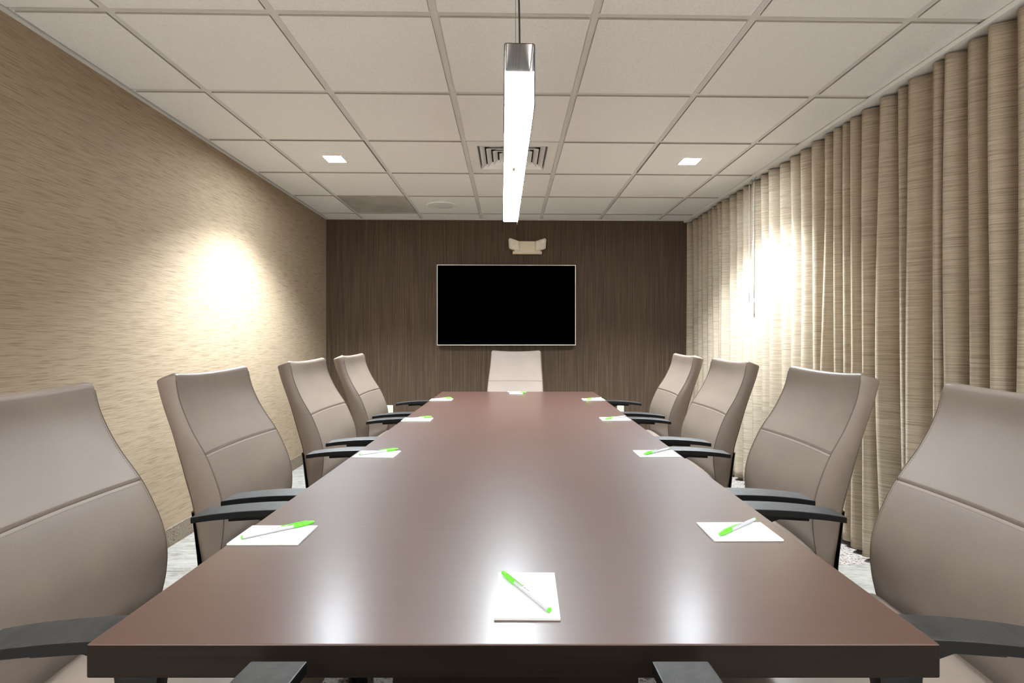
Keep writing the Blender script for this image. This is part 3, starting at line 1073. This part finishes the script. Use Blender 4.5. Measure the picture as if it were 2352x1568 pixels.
def outlet(px, py, label):
    x, z = on_back(px, py)
    o = thing('wall_outlet', label, 'outlet', R(x, YB, z), PSI, 'wall outlets')
    obj('cover_plate', MB().box(-.036, .036, -.006, 0, -.058, .058).mesh('cover_plate', bevel=.002), M['outlet'], o)
    for zc in (-.024, .024):
        s_ = obj('socket', MB().box(-.017, .017, -.008, -.005, zc - .014, zc + .014).mesh('socket', bevel=.002), M['outlet'], o)
        [obj('slot', MB().box(q - .001, q + .001, -.0085, -.0078, zc - .004, zc + .006).mesh('slot'), M['slot'], s_) for q in (-.007, .007)]
outlet(895, 943, 'ivory wall outlet on the brown wall by the tan wall side chairs')
outlet(1425, 943, 'ivory wall outlet on the brown wall by the curtain side chairs')

# ------------------------------------------------------------------ curtains
TOPZ = CEIL - .034
track = MB()
track.box(1.826, 1.930, YF + .03, YB - .022, CEIL - .024, CEIL - .003)
o = obj('curtain_track', track.mesh('curtain_track', bevel=.002), M['vent'], None, (0, 0, 0), RT)
tag(o, 'long white ceiling track that carries the linen curtains', 'curtain track')
knots_far = [1.77, 1.867, 1.969, 2.072, 2.13, 2.28]
K2 = [2.286, 2.35, 2.468, 2.59, 2.68, 2.754, 2.817, 2.915, 3.02, 3.15, 3.275, 3.39, 3.517, 3.64, 3.78]
K3 = [ 3.927, 4.05, 4.16, 4.30, 4.41, 4.52, 4.65, 4.79, 4.89, 5.03, 5.19]
K1 = []
y = 1.77
while y > YF + .25:
    y -= random.uniform(.095, .125)
    K1.append(y)
K1 = K1[::-1] + knots_far
def curtain(knots, label, x0=1.878, amp=.040, lead=0.0):
    nk = len(knots)
    r = np.random.default_rng(int(knots[0] * 1000) % 9973 + 5)
    drift = r.normal(0, .018, nk)
    drift2 = r.normal(0, .010, nk)
    ampk = r.uniform(.7, 1.2, nk)
    ampb = r.uniform(.35, 1.35, nk)
    drift[0] = drift[-1] = 0
    per, nz = 16, 44
    zs = [.028 + (TOPZ - .028) * (j / (nz - 1)) for j in range(nz)]
    vs, uv, fs = [], [], []
    nu = (nk - 1) * per + 1
    for j, z in enumerate(zs):
        s = 1 - z / TOPZ                      # 0 at the top, 1 at the hem
        arc, prev = 0.0, None
        for i in range(nu):
            k = min(i // per, nk - 2)
            fph = (i - k * per) / per
            def kp(q):
                return knots[q] + drift[q] * s ** 1.3 + drift2[q] * math.sin(s * 5 + q)
            Y = kp(k) + (kp(k + 1) - kp(k)) * fph
            A = amp * ((1 - s) * (ampk[k] * (1 - fph) + ampk[k + 1] * fph) + s * (ampb[k] * (1 - fph) + ampb[k + 1] * fph))
            A *= .75 + .25 * min(1, (knots[k + 1] - knots[k]) / .11)
            # rounded bulge towards the room at each knot, sharper valley behind
            ph = 2 * math.pi * fph
            X = x0 - A * (math.cos(ph) + .22 * math.cos(2 * ph))
            Y += .010 * math.sin(ph)
            if lead and i < per * 1.2:
                X -= lead * s * (1 - i / (per * 1.2))
            X += .004 * math.sin(z * 2.3 + Y * 9) * s
            zz = z
            if j == 0:
                zz += .006 * math.sin(Y * 21)
            p = Vector((X, Y, zz))
            if prev is not None:
                arc += (p - prev).length
            prev = p
            vs.append(p)
            uv.append((arc, z))
    for j in range(nz - 1):
        for i in range(nu - 1):
            fs.append((j * nu + i, (j + 1) * nu + i, (j + 1) * nu + i + 1, j * nu + i + 1))
    me = mesh('curtain', vs, fs, True, [M['curtain']])
    ul = me.uv_layers.new(name='UVMap')
    for l in me.loops:
        ul.data[l.index].uv = uv[l.vertex_index]
    o = obj('curtain', me, None, None, (0, 0, 0), RT)
    sm = o.modifiers.new('thickness', 'SOLIDIFY')
    sm.thickness = .0016
    tag(o, label, 'curtain', 'linen curtains')
    return o
curtain(K1, 'beige slubbed linen curtain nearest the camera with wide folds')
curtain(K2 + K3, 'brightly lit linen curtain reaching the brown wall, with clear wands', x0=1.892, amp=.036)
for k, (yy, zb0) in enumerate(((3.735, 1.40), (3.665, 1.42))):
    wv = thing('curtain_wand', ['clear acrylic pull wand hanging on the curtain, farther one', 'clear acrylic pull wand hanging on the curtain, nearer one'][k], 'curtain wand', R(1.808, yy, zb0), PSI, 'clear curtain wands')
    obj('rod', MB().tube([(0, 0, .02), (0, 0, TOPZ - zb0 - .04)], .0035, 8).mesh('rod', smooth=True), M['acrylic'], wv)
    obj('grip', MB().tube([(0, 0, 0), (0, 0, .004), (0, 0, .03)], [.004, .0055, .0045], 10).mesh('grip', smooth=True), M['acrylic'], wv)
    obj('hook', MB().tube([(0, 0, TOPZ - zb0 - .045), (.004, 0, TOPZ - zb0 - .02), (.02, 0, TOPZ - zb0)], .002, 8).mesh('hook', smooth=True), M['steel'], wv)
